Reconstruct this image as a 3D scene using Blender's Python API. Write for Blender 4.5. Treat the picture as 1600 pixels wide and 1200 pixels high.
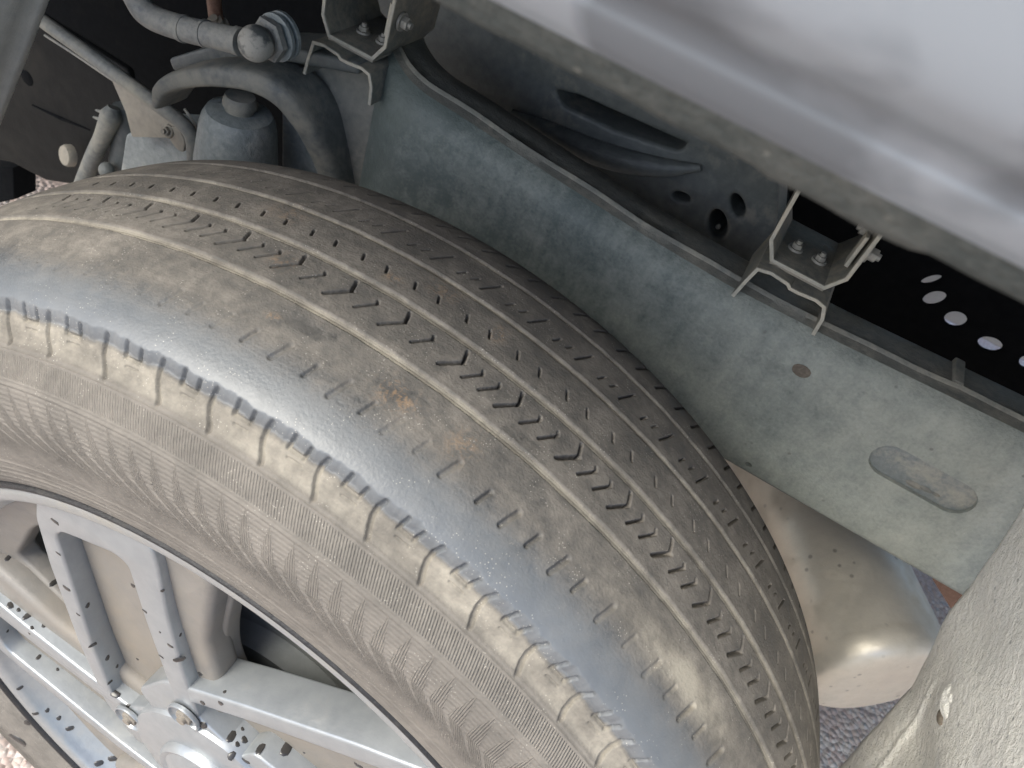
import bpy, bmesh, math, random
import numpy as np
from mathutils import Matrix, Vector
R_ = math.radians
random.seed(7); rng = np.random.default_rng(7)
scn = bpy.context.scene
for o in list(bpy.data.objects): bpy.data.objects.remove(o)

# ---------------------------------------------------------------- camera
CAM = np.array([0.12861, -0.29531, 0.63212]); FPX = 1260.64
ROT = np.array([[0.854450, -0.498721, 0.145580], [0.434566, 0.532508, -0.726353], [0.284725, 0.683896, 0.671728]])
cd = bpy.data.cameras.new('camera'); cam = bpy.data.objects.new('camera', cd); scn.collection.objects.link(cam)
cd.sensor_width = 36; cd.lens = FPX/1600*36; cd.clip_start = .01; cd.clip_end = 500
m = Matrix([list(ROT[i])+[CAM[i]] for i in range(3)]+[[0, 0, 0, 1]]); cam.matrix_world = m
cd.dof.use_dof = True; cd.dof.focus_distance = .46; cd.dof.aperture_fstop = 19.0
scn.camera = cam
scn.render.resolution_x = 1024; scn.render.resolution_y = 768
# ---------------------------------------------------------------- daylight (overcast, soft)
SUN_EL, SUN_AZ = 50, 216          # degrees; azimuth clockwise from +Y
w = bpy.data.worlds.new('World'); scn.world = w; w.use_nodes = True
wn = w.node_tree.nodes; wl = w.node_tree.links
sky = wn.new('ShaderNodeTexSky'); sky.sky_type = 'NISHITA'; sky.sun_disc = False
sky.sun_elevation = R_(SUN_EL); sky.sun_rotation = R_(SUN_AZ); sky.air_density = .9; sky.dust_density = 3.2; sky.ozone_density = 1.5
wl.new(sky.outputs[0], wn['Background'].inputs[0]); wn['Background'].inputs[1].default_value = .15
sd = bpy.data.lights.new('sun', 'SUN'); sd.energy = 1.45; sd.angle = R_(38); sd.color = (.99, 1, .875)
sun = bpy.data.objects.new('sun', sd); scn.collection.objects.link(sun)
az, el = R_(SUN_AZ), R_(SUN_EL)
sdir = Vector((math.sin(az)*math.cos(el), math.cos(az)*math.cos(el), math.sin(el)))
sun.rotation_euler = sdir.to_track_quat('Z', 'Y').to_euler()
vs = scn.view_settings; vs.view_transform = 'Standard'; vs.look = 'None'; vs.gamma = 1; vs.exposure = 1.22

# ---------------------------------------------------------------- measured points -> space (image 1600x1200, known depth)
def ray(px, py): return ROT @ np.array([(px-800)/FPX, (600-py)/FPX, -1.])
def at(px, py, y):
    v = ray(px, py); return CAM + v*(y-CAM[1])/v[1]
def atz(px, py, z):
    v = ray(px, py); return CAM + v*(z-CAM[2])/v[2]

# ---------------------------------------------------------------- materials
class NB:
    def __init__(s, name):
        s.m = bpy.data.materials.new(name); s.m.use_nodes = True
        s.t = s.m.node_tree; s.n = s.t.nodes; s.b = s.n['Principled BSDF']
        s.co = s.n.new('ShaderNodeTexCoord')
    def put(s, sock, v):
        if isinstance(v, bpy.types.NodeSocket): s.t.links.new(v, sock)
        elif v is not None:
            if isinstance(v, tuple) and len(v) == 3 and sock.type == 'RGBA': v = v+(1,)
            sock.default_value = v
    def math(s, op, a, b=None, c=None, clamp=False):
        n = s.n.new('ShaderNodeMath'); n.operation = op; n.use_clamp = clamp
        for i, v in enumerate((a, b, c)):
            if v is not None: s.put(n.inputs[i], v)
        return n.outputs[0]
    def noise(s, scale, detail=4, rough=.55, vec=None, dist=0):
        n = s.n.new('ShaderNodeTexNoise'); s.put(n.inputs['Vector'], vec or s.co.outputs['Object'])
        n.inputs['Scale'].default_value = scale; n.inputs['Detail'].default_value = detail
        n.inputs['Roughness'].default_value = rough; n.inputs['Distortion'].default_value = dist
        return n.outputs[0]
    def vor(s, scale, vec=None, rand=1):
        n = s.n.new('ShaderNodeTexVoronoi'); s.put(n.inputs['Vector'], vec or s.co.outputs['Object'])
        n.inputs['Scale'].default_value = scale; n.inputs['Randomness'].default_value = rand
        return n
    def rng(s, v, a, b, c=0., d=1.):
        n = s.n.new('ShaderNodeMapRange'); s.put(n.inputs[0], v)
        for i, q in enumerate((a, b, c, d)): s.put(n.inputs[i+1], q)
        return n.outputs[0]
    def mix(s, f, a, b):
        n = s.n.new('ShaderNodeMix'); n.data_type = 'RGBA'
        s.put(n.inputs[0], f); s.put(n.inputs[6], a); s.put(n.inputs[7], b); return n.outputs[2]
    def attr(s, name):
        n = s.n.new('ShaderNodeAttribute'); n.attribute_name = name; return n.outputs['Fac']
    def scalev(s, x, y, z, vec=None):
        n = s.n.new('ShaderNodeMapping'); s.put(n.inputs[0], vec or s.co.outputs['Object'])
        n.inputs['Scale'].default_value = (x, y, z); return n.outputs[0]
    def bump(s, h, dist=.001, strength=1., prev=None):
        n = s.n.new('ShaderNodeBump'); s.put(n.inputs['Height'], h)
        n.inputs['Distance'].default_value = dist; n.inputs['Strength'].default_value = strength
        if prev: s.t.links.new(prev, n.inputs['Normal'])
        return n.outputs[0]
    def out(s, col=None, rough=None, normal=None, metal=None, spec=None):
        if col is not None: s.put(s.b.inputs['Base Color'], col)
        if rough is not None: s.put(s.b.inputs['Roughness'], rough)
        if normal is not None: s.put(s.b.inputs['Normal'], normal)
        if metal is not None: s.put(s.b.inputs['Metallic'], metal)
        if spec is not None: s.put(s.b.inputs['Specular IOR Level'], spec)
        return s.m

def dusty(name, base, base2, dust, amt=(.45, .65), rough=.6, metal=0., sc=30, bmp=.0006, spots=None):
    b = NB(name)
    n1 = b.noise(sc, 6, .6); n2 = b.noise(sc*5, 5, .6); n3 = b.noise(sc*.35, 3, .5)
    c = b.mix(b.rng(n2, .28, .72), base, base2)
    f = b.math('ADD', b.math('MULTIPLY', n1, .6), b.math('MULTIPLY', n3, .4))
    f = b.math('ADD', f, b.math('MULTIPLY', b.math('SUBTRACT', n2, .5), .25))
    d = b.rng(f, amt[0], amt[1])
    c = b.mix(d, c, dust)
    if spots:
        v = b.vor(spots[0]); k = b.rng(v.outputs['Distance'], spots[1], spots[1]*.6)
        k = b.math('MULTIPLY', k, b.rng(b.noise(spots[0]*.3, 2), .5, .58))
        c = b.mix(b.math('MULTIPLY', k, .75), c, spots[2])
    h = b.math('ADD', n2, b.math('MULTIPLY', b.noise(sc*22, 3), .35))
    return b.out(c, b.rng(d, 0., 1., rough, .9), b.bump(h, bmp), metal)

M = {}
def rail_mat():
    b = NB('rail_steel')
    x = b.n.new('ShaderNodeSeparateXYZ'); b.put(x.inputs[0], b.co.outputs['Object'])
    n1 = b.noise(17, 6, .65); n2 = b.noise(85, 6, .7); n3 = b.noise(420, 4, .6); n4 = b.noise(6, 3)
    st = b.noise(1, 4, .6, b.scalev(160, 30, 14))
    c = b.mix(b.rng(n2, .30, .70), (.105, .130, .120), (.165, .195, .180))
    f = b.math('ADD', b.math('MULTIPLY', n1, .45), b.math('ADD', b.math('MULTIPLY', n4, .25), b.math('MULTIPLY', st, .20)))
    f = b.math('ADD', f, b.math('ADD', b.math('MULTIPLY', b.math('SUBTRACT', n2, .5), .30), b.math('MULTIPLY', b.math('SUBTRACT', n3, .5), .30)))
    # painted shade: the pale dust mix thins leftward so the rail darkens there
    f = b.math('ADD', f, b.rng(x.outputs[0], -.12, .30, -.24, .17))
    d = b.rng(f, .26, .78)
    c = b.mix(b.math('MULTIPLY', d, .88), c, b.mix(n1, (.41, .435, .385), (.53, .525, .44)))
    v = b.vor(95); k = b.math('MULTIPLY', b.rng(v.outputs['Distance'], .15, .07), b.rng(b.noise(28, 2), .54, .60))
    c = b.mix(b.math('MULTIPLY', k, .6), c, (.13, .13, .115))
    h = b.math('ADD', n2, b.math('MULTIPLY', n3, .6))
    return b.out(c, b.rng(d, 0., 1., .5, .88), b.bump(h, .0009), 0.)
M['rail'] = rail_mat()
M['mudspot'] = dusty('brown_mud', (.14, .118, .09), (.19, .16, .125), (.24, .205, .16), (.45, .65), .85, 0, 120, .001)
M['slot'] = dusty('slot_grey', (.20, .222, .212), (.28, .30, .285), (.42, .40, .33), (.50, .70), .6, 0, 60, .001)
M['rail_top'] = dusty('rail_top_steel', (.17, .172, .152), (.24, .235, .20), (.36, .335, .27), (.48, .66), .6, 0, 30, .0008)
M['under'] = dusty('underbody_steel', (.085, .097, .095), (.14, .15, .143), (.28, .26, .21), (.55, .75), .5, 0, 25, .0008)
M['hoop'] = dusty('hoop_steel', (.115, .124, .116), (.18, .188, .175), (.27, .26, .215), (.45, .62), .55, 0, 30, .0006)
M['bump'] = dusty('bump_stop_grey', (.16, .185, .185), (.25, .28, .278), (.37, .375, .34), (.5, .7), .45, 0, 40, .0008)
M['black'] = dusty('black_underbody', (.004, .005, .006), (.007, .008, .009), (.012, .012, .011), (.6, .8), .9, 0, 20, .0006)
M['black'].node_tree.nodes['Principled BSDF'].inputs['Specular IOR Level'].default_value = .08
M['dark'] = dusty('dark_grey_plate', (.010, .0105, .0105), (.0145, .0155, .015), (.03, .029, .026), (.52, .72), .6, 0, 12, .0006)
M['bracket'] = dusty('bracket_steel', (.13, .13, .115), (.19, .185, .16), (.32, .29, .22), (.45, .66), .55, 0, 45, .0005)
M['bracket_edge'] = dusty('bracket_pale_edge', (.34, .33, .28), (.46, .44, .37), (.50, .46, .37), (.45, .6), .6, 0, 60, .0004)
M['tan'] = dusty('tan_plate', (.22, .203, .17), (.28, .262, .215), (.32, .29, .23), (.4, .65), .75, 0, 30, .0005)
M['bolt'] = dusty('bolt_zinc', (.28, .27, .24), (.40, .385, .34), (.42, .39, .32), (.5, .7), .45, .2, 80, .0004)
M['pipe'] = dusty('pipe_grey', (.15, .155, .148), (.22, .222, .208), (.31, .30, .255), (.42, .62), .5, 0, 60, .0006)
M['ball'] = dusty('ball_joint_grey', (.08, .085, .08), (.12, .125, .12), (.36, .345, .30), (.5, .56), .5, 0, 35, .0005)
M['liner'] = dusty('liner_dried_mud', (.80, .79, .735), (.86, .85, .785), (.90, .885, .80), (.36, .58), .9, 0, 30, .0022, (130, .22, (.36, .36, .34)))
M['pale_step'] = dusty('step_grey', (.52, .51, .50), (.60, .59, .575), (.60, .57, .53), (.45, .65), .7, 0, 20, .0005)
M['liner_grey'] = dusty('liner_grey', (.40, .43, .42), (.48, .51, .49), (.52, .53, .48), (.5, .7), .6, 0, 20, .0005)
M['rust'] = dusty('rusty_brown', (.16, .085, .055), (.24, .14, .095), (.30, .22, .17), (.5, .7), .8, 0, 60, .0006)
M['muffler'] = dusty('muffler_steel', (.66, .61, .51), (.72, .665, .555), (.62, .57, .47), (.45, .65), .36, .4, 22, .0003, (75, .19, (.30, .27, .225)))
M['silver'] = dusty('wheel_silver', (.275, .292, .302), (.33, .347, .355), (.30, .29, .26), (.55, .80), .34, .5, 16, .00025)
M['silver_rim'] = dusty('rim_silver', (.30, .315, .32), (.36, .372, .372), (.33, .315, .28), (.46, .68), .34, .5, 24, .0003)
M['dish'] = dusty('wheel_dusty_dish', (.19, .178, .160), (.235, .22, .198), (.23, .20, .16), (.40, .66), .55, .2, 14, .0004)
M['drum'] = dusty('brake_drum_grey', (.17, .18, .18), (.20, .212, .21), (.26, .25, .23), (.55, .8), .55, 0, 30, .0004)
M['rubber'] = dusty('black_rubber', (.010, .010, .011), (.016, .016, .017), (.06, .056, .05), (.56, .75), .5, 0, 60, .0008)
M['lip'] = dusty('lip_road_grime', (.058, .066, .063), (.086, .095, .090), (.12, .125, .115), (.46, .68), .8, 0, 70, .0012, (150, .16, (.22, .22, .19)))
def paint():
    b = NB('silver_body_paint')
    n = b.noise(30, 3, .5, b.scalev(.8, 1, 1.3), .3); n2 = b.noise(50, 4)
    d = b.rng(b.math('ADD', n, b.math('MULTIPLY', n2, .18)), .53, .67)
    c = b.mix(b.math('MULTIPLY', d, .80), (.255, .280, .305), (.12, .130, .140))
    return b.out(c, b.rng(d, 0., 1., .32, .75), None, .25)
M['paint'] = paint()
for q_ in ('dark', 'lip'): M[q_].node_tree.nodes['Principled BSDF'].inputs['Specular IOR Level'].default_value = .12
def drop_mat():
    b = NB('wet_dark_speck'); return b.out((.035, .033, .031), .22, None, 0.)
M['speck'] = drop_mat()
def bead_mat():
    b = NB('clear_water'); b.b.inputs['Transmission Weight'].default_value = 1; b.b.inputs['IOR'].default_value = 1.33
    return b.out((.95, .96, .97), .03)
M['water'] = bead_mat()
def ground_mat():
    b = NB('pinkish_gravel')
    v = b.vor(110); v2 = b.vor(260); n = b.noise(7, 4)
    c = b.mix(b.rng(v.outputs['Color'], .2, .8), (.42, .325, .285), (.47, .425, .38))
    c = b.mix(b.rng(v2.outputs['Color'], .62, .8), c, (.62, .585, .54))
    c = b.mix(b.rng(n, .45, .65), c, (.44, .345, .30))
    h = b.math('SUBTRACT', 1., v.outputs['Distance'])
    return b.out(c, .85, b.bump(h, .006))
M['ground'] = ground_mat()

def tyre_mat():
    b = NB('worn_dusty_rubber')
    uv = b.n.new('ShaderNodeSeparateXYZ'); b.put(uv.inputs[0], b.co.outputs['UV'])
    u, v = uv.outputs[0], uv.outputs[1]
    dust = b.attr('dust'); rad = b.attr('radial'); cir = b.attr('circ'); rust = b.attr('rust'); pale = b.attr('pale')
    n1 = b.noise(38, 6, .62); n2 = b.noise(170, 5, .6); n3 = b.noise(700, 3); n4 = b.noise(11, 3)
    # streaks along the running direction (wear marks)
    st = b.noise(1, 4, .6, b.scalev(28, 420, 1, b.co.outputs['UV']))
    var = b.math('ADD', b.math('MULTIPLY', b.math('SUBTRACT', n1, .5), 1.3), b.math('MULTIPLY', b.math('SUBTRACT', n2, .5), 1.2))
    var = b.math('ADD', var, b.math('MULTIPLY', b.math('SUBTRACT', st, .5), .55))
    var = b.math('ADD', var, b.math('MULTIPLY', b.math('SUBTRACT', n4, .5), .8))
    var = b.math('MULTIPLY', var, b.attr('vary'))
    gate = b.rng(dust, .0, .25, .12, 1.)
    d = b.math('ADD', dust, b.math('MULTIPLY', b.math('MULTIPLY', var, .55), gate), clamp=True)
    rub = b.mix(b.rng(n2, .35, .65), (.062, .061, .058), (.092, .088, .082))
    rub = b.mix(b.attr('scuff'), rub, b.mix(b.rng(n1, .3, .7), (.100, .109, .117), (.138, .149, .157)))
    dcol = b.mix(b.rng(n1, .35, .65), (.190, .173, .150), (.245, .223, .193))
    dcol = b.mix(pale, dcol, b.mix(b.rng(n1, .4, .6), (.225, .205, .168), (.37, .340, .275)))
    c = b.mix(d, rub, dcol)
    rf = b.math('MULTIPLY', rust, b.rng(b.math('ADD', b.math('MULTIPLY', n2, .7), b.math('MULTIPLY', n3, .6)), .62, .76), clamp=True)
    c = b.mix(b.math('MULTIPLY', rf, .62), c, (.38, .235, .12))
    gv = b.vor(620); gk = b.math('MULTIPLY', b.rng(gv.outputs['Distance'], .20, .12), b.rng(b.noise(60, 2), .52, .60))
    c = b.mix(b.math('MULTIPLY', gk, .55), c, (.52, .49, .43))
    # fine moulded lines
    ph = b.math('SUBTRACT', u, b.math('MULTIPLY', v, .50))
    r1 = b.math('SINE', b.math('MULTIPLY', ph, 2*math.pi/.00165))
    fl = b.attr('finphase')
    r2 = b.math('SINE', b.math('MULTIPLY', fl, 2*math.pi/.00135))
    c1 = b.math('SINE', b.math('MULTIPLY', v, 2*math.pi/.0027))
    band = b.attr('band')
    h = b.math('ADD', b.math('MULTIPLY', r1, band), b.math('ADD', b.math('MULTIPLY', r2, rad), b.math('MULTIPLY', c1, b.math('MULTIPLY', cir, .45))))
    nrm = b.bump(b.math('MULTIPLY', h, .5), .00045)
    fine = b.math('ADD', b.math('ADD', n3, b.math('MULTIPLY', n2, .8)), b.math('MULTIPLY', st, .7))
    nrm = b.bump(b.math('MULTIPLY', fine, gate), .00035, .8, nrm)
    nrm = b.bump(b.math('ADD', n2, n3), .00009, 1., nrm)
    return b.out(c, b.rng(d, 0., .6, .40, .88), nrm, 0., b.rng(d, 0., .5, .62, .12))
M['tyre'] = tyre_mat()

# ---------------------------------------------------------------- mesh helpers
def link(name, me, mat=None, parent=None):
    o = bpy.data.objects.new(name, me); scn.collection.objects.link(o)
    if mat is not None and not me.materials: me.materials.append(M[mat] if isinstance(mat, str) else mat)
    if parent is not None: o.parent = parent
    return o
def tag(o, label=None, cat=None, group=None, kind=None):
    for k, v in (('label', label), ('category', cat), ('group', group), ('kind', kind)):
        if v: o[k] = v
    return o
def empty(name, loc, label, cat, group=None):
    o = bpy.data.objects.new(name, None); scn.collection.objects.link(o); o.location = loc; o.empty_display_size = .02
    bpy.context.view_layer.update()
    return tag(o, label, cat, group)
def part(name, me, mat, parent):
    """a mesh modelled in world space, hung under a thing"""
    o = link(name, me, mat, parent); o.matrix_parent_inverse = parent.matrix_world.inverted(); return o
def finish(me, ang=35):
    for p in me.polygons: p.use_smooth = True
    me.set_sharp_from_angle(angle=R_(ang)); me.update(); return me
def pyd(name, v, f, ang=35):
    me = bpy.data.meshes.new(name); me.from_pydata([tuple(map(float, p)) for p in v], [], f)
    bm = bmesh.new(); bm.from_mesh(me); bmesh.ops.recalc_face_normals(bm, faces=bm.faces); bm.to_mesh(me); bm.free()
    return finish(me, ang)
def eval_mesh(o):
    bpy.context.view_layer.update()
    me = bpy.data.meshes.new_from_object(o.evaluated_get(bpy.context.evaluated_depsgraph_get()))
    return me
def smooth_loop(P, n=5):
    """Catmull-Rom through a closed loop"""
    P = np.asarray(P, float); N = len(P); out = []
    for i in range(N):
        a, b_, c, d = P[(i-1) % N], P[i], P[(i+1) % N], P[(i+2) % N]
        for t in np.linspace(0, 1, n, endpoint=False):
            out.append(.5*(2*b_+(c-a)*t+(2*a-5*b_+4*c-d)*t*t+(3*b_-a-3*c+d)*t**3))
    return np.array(out)
def smooth_line(P, n=8):
    P = np.asarray(P, float); P = np.vstack([2*P[0]-P[1], P, 2*P[-1]-P[-2]]); out = []
    for i in range(1, len(P)-2):
        a, b_, c, d = P[i-1:i+3]
        for t in np.linspace(0, 1, n, endpoint=False):
            out.append(.5*(2*b_+(c-a)*t+(2*a-5*b_+4*c-d)*t*t+(3*b_-a-3*c+d)*t**3))
    out.append(P[-2]); return np.array(out)
def round_poly(P, r, n=4):
    P = np.asarray(P, float); N = len(P); out = []
    for i in range(N):
        p, a, c = P[i], P[i-1], P[(i+1) % N]
        ra = min(r, .45*np.linalg.norm(a-p), .45*np.linalg.norm(c-p))
        A = p+(a-p)/np.linalg.norm(a-p)*ra; C = p+(c-p)/np.linalg.norm(c-p)*ra
        for t in np.linspace(0, 1, n): out.append((1-t)**2*A+2*t*(1-t)*p+t*t*C)
    return np.array(out)
def plate(name, outline, holes, y0, y1, bevel=.001, res=2, ang=35):
    """solid sheet in the x-z plane between y0 and y1 with real holes"""
    cu = bpy.data.curves.new(name, 'CURVE'); cu.dimensions = '2D'; cu.fill_mode = 'BOTH'
    for L in [outline]+list(holes):
        sp = cu.splines.new('POLY'); sp.points.add(len(L)-1)
        for p, q in zip(sp.points, L): p.co = (q[0], q[-1], 0, 1)
        sp.use_cyclic_u = True
    cu.extrude = abs(y1-y0)/2-bevel; cu.bevel_depth = bevel; cu.bevel_resolution = res; cu.offset = -bevel
    o = bpy.data.objects.new(name, cu); scn.collection.objects.link(o)
    me = eval_mesh(o); bpy.data.objects.remove(o); bpy.data.curves.remove(cu)
    me.materials.clear()
    me.transform(Matrix.Translation((0, (y0+y1)/2, 0)) @ Matrix.Rotation(math.pi/2, 4, 'X'))
    bm = bmesh.new(); bm.from_mesh(me); bmesh.ops.remove_doubles(bm, verts=bm.verts, dist=1e-6)
    bmesh.ops.recalc_face_normals(bm, faces=bm.faces); bm.to_mesh(me); bm.free()
    return finish(me, ang)
def ell(px, py, a, b_, rot, y, n=28):
    """an elliptical hole outline measured in the photograph, in the plane y"""
    out = []
    for t in np.linspace(0, 2*math.pi, n, endpoint=False):
        dx, dy = a*math.cos(t), b_*math.sin(t); c, s = math.cos(R_(rot)), math.sin(R_(rot))
        out.append(at(px+dx*c-dy*s, py+dx*s+dy*c, y))
    return np.array(out)[:, [0, 2]]
def pts(L, y): return np.array([at(*p, y) for p in L])[:, [0, 2]]
def tube(name, P, r, n=16, cap=True):
    P = np.asarray(P, float); K = len(P); r = np.broadcast_to(np.asarray(r, float), (K,))
    T = np.gradient(P, axis=0); T /= np.linalg.norm(T, axis=1)[:, None]
    u = np.cross(T[0], [.3, .2, .9]); u /= np.linalg.norm(u); v = []
    for i in range(K):
        u = u-T[i]*(u@T[i]); u /= np.linalg.norm(u); w_ = np.cross(T[i], u)
        for k in range(n):
            a = 2*math.pi*k/n; v.append(P[i]+r[i]*(math.cos(a)*u+math.sin(a)*w_))
    f = [(i*n+k, i*n+(k+1) % n, (i+1)*n+(k+1) % n, (i+1)*n+k) for i in range(K-1) for k in range(n)]
    if cap: f += [tuple(range(n))[::-1], tuple((K-1)*n+k for k in range(n))]
    return pyd(name, v, f, 40)
def lathe(name, prof, c, axis, n=48, ang=35, squash=None):
    """prof: list of (distance along axis, radius)"""
    ax = np.asarray(axis, float); ax /= np.linalg.norm(ax)
    u = np.cross(ax, [0, 0, 1.] if abs(ax[2]) < .9 else [1., 0, 0]); u /= np.linalg.norm(u); w_ = np.cross(ax, u)
    sq = squash or (1, 1); v = []
    for d, r in prof:
        for k in range(n):
            a = 2*math.pi*k/n; v.append(np.asarray(c)+ax*d+r*(sq[0]*math.cos(a)*u+sq[1]*math.sin(a)*w_))
    K = len(prof)
    f = [(i*n+k, i*n+(k+1) % n, (i+1)*n+(k+1) % n, (i+1)*n+k) for i in range(K-1) for k in range(n)]
    f += [tuple(range(n))[::-1], tuple((K-1)*n+k for k in range(n))]
    return pyd(name, v, f, ang)
def hexbolt(name, c, axis, r, h, washer=True):
    prof6 = []
    ax = Vector(axis).normalized(); q = ax.to_track_quat('Z', 'Y').to_matrix().to_4x4()
    bm = bmesh.new()
    bmesh.ops.create_cone(bm, segments=6, radius1=r, radius2=r, depth=h, cap_ends=True, matrix=Matrix.Translation((0, 0, h/2+.0012)))
    bmesh.ops.bevel(bm, geom=bm.edges[:], offset=r*.12, segments=2, affect='EDGES', profile=.6)
    if washer: bmesh.ops.create_cone(bm, segments=24, radius1=r*1.45, radius2=r*1.4, depth=.0016, cap_ends=True, matrix=Matrix.Translation((0, 0, .0008)))
    bmesh.ops.create_cone(bm, segments=16, radius1=r*.55, radius2=r*.5, depth=.003, cap_ends=True, matrix=Matrix.Translation((0, 0, h+.002)))
    bm.transform(Matrix.Translation(Vector(c)) @ q)
    me = bpy.data.meshes.new(name); bm.to_mesh(me); bm.free(); return finish(me, 30)
def strip(name, line, t, y0, y1, bevel=.0006):
    """bent sheet: open polyline (x,z) of thickness t, running from y0 to y1"""
    L = np.asarray(line, float); T = np.gradient(L, axis=0)
    seg = np.diff(L, axis=0); seg /= np.linalg.norm(seg, axis=1)[:, None]; nn = np.stack([-seg[:, 1], seg[:, 0]], 1)
    N = np.vstack([nn[0], [(a+b_)/(1+a@b_) for a, b_ in zip(nn[:-1], nn[1:])], nn[-1]])
    return plate(name, np.vstack([L+N*t/2, (L-N*t/2)[::-1]]), [], y0, y1, bevel, 1)
def cut(obj, cutters):
    for c in cutters:
        md = obj.modifiers.new('cut', 'BOOLEAN'); md.operation = 'DIFFERENCE'; md.object = c; md.solver = 'EXACT'
    me = eval_mesh(obj); obj.modifiers.clear(); obj.data = me
    for c in cutters: bpy.data.objects.remove(c)
    finish(me, 58)
def grid_mesh(name, P, mat=None, closed_u=False, flip=False):
    """dense quad grid from an (n, m, 3) array"""
    n, m_ = P.shape[:2]; idx = np.arange(n*m_).reshape(n, m_)
    if closed_u: idx = np.vstack([idx, idx[:1]])
    a, b_, c, d = idx[:-1, :-1], idx[1:, :-1], idx[1:, 1:], idx[:-1, 1:]
    F = np.stack([a, d, c, b_] if flip else [a, b_, c, d], -1).reshape(-1, 4)
    me = bpy.data.meshes.new(name); me.vertices.add(n*m_); me.vertices.foreach_set('co', P.astype(np.float32).ravel())
    me.loops.add(F.size); me.loops.foreach_set('vertex_index', F.astype(np.int32).ravel())
    me.polygons.add(len(F)); me.polygons.foreach_set('loop_start', np.arange(0, F.size, 4, dtype=np.int32))
    me.update(calc_edges=True); me.polygons.foreach_set('use_smooth', np.ones(len(F), bool))
    return me, F

# ================================================================ GROUND
gm = pyd('ground', [(-40, -40, -.385), (40, -40, -.385), (40, 40, -.385), (-40, 40, -.385)], [(0, 1, 2, 3)])
tag(link('ground', gm, 'ground'), kind='structure')

# ================================================================ TRUCK BODY (side panel, grimy lip, added unseen floor above the wheel)
body = empty('truck_body', (.1, -.16, .56), 'silver truck body panel with grimy rolled lower lip above the tyre', 'body panel')
xs = np.concatenate([np.linspace(-.9, -.05, 10), np.linspace(-.03, .30, 120), np.linspace(.33, 1.3, 12)])
prof_lip = np.array([(-.140, .600), (-.146, .582), (-.1495, .5748), (-.1515, .5746), (-.1540, .5762), (-.1565, .5795), (-.1585, .5822)])
prof_pan = np.array([(-.1585, .5822), (-.1608, .5850), (-.1632, .5893), (-.1634, .5915), (-.1650, .5945), (-.1690, .5985), (-.1725, .6050), (-.1745, .620), (-.177, .66), (-.178, .75), (-.172, .90)])
def drop(x): return -.30*np.clip(x-.165, 0, None)**2*2 - .12*np.clip(-.05-x, 0, None)**2
def sweep_x(name, prof, fn=None, flip=False):
    P = np.zeros((len(xs), len(prof), 3))
    for i, x in enumerate(xs):
        q = prof.copy()
        if fn: q = fn(x, q)
        P[i, :, 0] = x; P[i, :, 1] = q[:, 0]; P[i, :, 2] = q[:, 1]+drop(x)
    return grid_mesh(name, P, flip=flip)[0]
def sig(a): return .5+.5*math.tanh(a/2)
def sub(prof, n=6): return smooth_line(prof, n)
part('side_panel', sweep_x('side_panel', sub(prof_pan)), 'paint', body)
def notch2(x, q):
    k = np.interp(np.arange(len(q)), [0, 8, 16, 26, 36], [.3, 1, 1, .5, 0]); e = 0
    e += .0020*sig((x-.1265)/.0005) - .0020*sig((x-.157)/.0005)
    e += .00035*math.sin(x*310)+.0003*math.sin(x*173+1)
    q[:, 1] -= e*k*.6; q[:, 0] += e*k*.4; return q
part('panel_lip', sweep_x('panel_lip', sub(prof_lip), notch2), 'lip', body)
part('floor', pyd('floor', [(-2.2, -.138, .62), (2.4, -.138, .62), (2.4, 1.62, .62), (-2.2, 1.62, .62), (-2.2, -.138, .66), (2.4, -.138, .66), (2.4, 1.62, .66), (-2.2, 1.62, .66)],
     [(0, 1, 2, 3), (4, 5, 6, 7), (0, 1, 5, 4), (1, 2, 6, 5), (2, 3, 7, 6), (3, 0, 4, 7)]), 'black', body)  # unseen floor, added to keep light out of the wheel well

# ================================================================ CHASSIS RAIL
rail = empty('chassis_rail', (.3, .21, .235), 'blue-grey dusty steel chassis rail running behind the tyre', 'chassis rail')
sec = np.array([(.1840, .2350), (.1795, .2362), (.1785, .2390), (.1785, .2600), (.1800, .2625), (.1802, .300), (.1800, .3330), (.1812, .3430), (.1850, .3515), (.1930, .3570)])
top = np.array([(.1930, .3570), (.2000, .3588), (.2010, .3603), (.2022, .3612), (.2034, .3606), (.2046, .3590), (.2160, .3590), (.2330, .3585), (.2395, .3540), (.2400, .3400), (.2400, .2400), (.2370, .2350), (.1840, .2350)])
def dz(x): return float(np.interp(x, [-.3, -.14, -.07, 0, .07, .14, .22, .34, .6, 1.3], [.024, .022, .0165, .0095, .0035, 0, .0015, .007, .008, .008]))
rx = np.concatenate([np.linspace(-.172, .4, 160), np.linspace(.42, 1.25, 14)])
def bend(x): return .055*np.clip((-.098-x)/.074, 0, 1)**2
def rsweep(x, q):
    q = q.copy(); q[:, 1] += dz(x)*np.clip((q[:, 1]-.235)/.1, 0, 1); q[:, 0] += bend(x); return q
def sweep_closed(name, S, X, fn):
    v, f = [], []; n = len(S)
    for x in X:
        q = fn(x, S); v += [(x, a, b_) for a, b_ in q]
    for i in range(len(X)-1):
        f += [(i*n+k, i*n+(k+1) % n, (i+1)*n+(k+1) % n, (i+1)*n+k) for k in range(n)]
    f += [tuple(range(n)), tuple((len(X)-1)*n+k for k in range(n))]
    return pyd(name, v, f, 40)
web_sec = np.vstack([sec, [(.1930, .3530), (.1868, .3490), (.1835, .3330), (.1835, .2640), (.1825, .2400), (.184, .2380)]])
ro = part('rail_web', sweep_closed('rail_web', web_sec, rx, rsweep), 'rail', rail)
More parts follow.
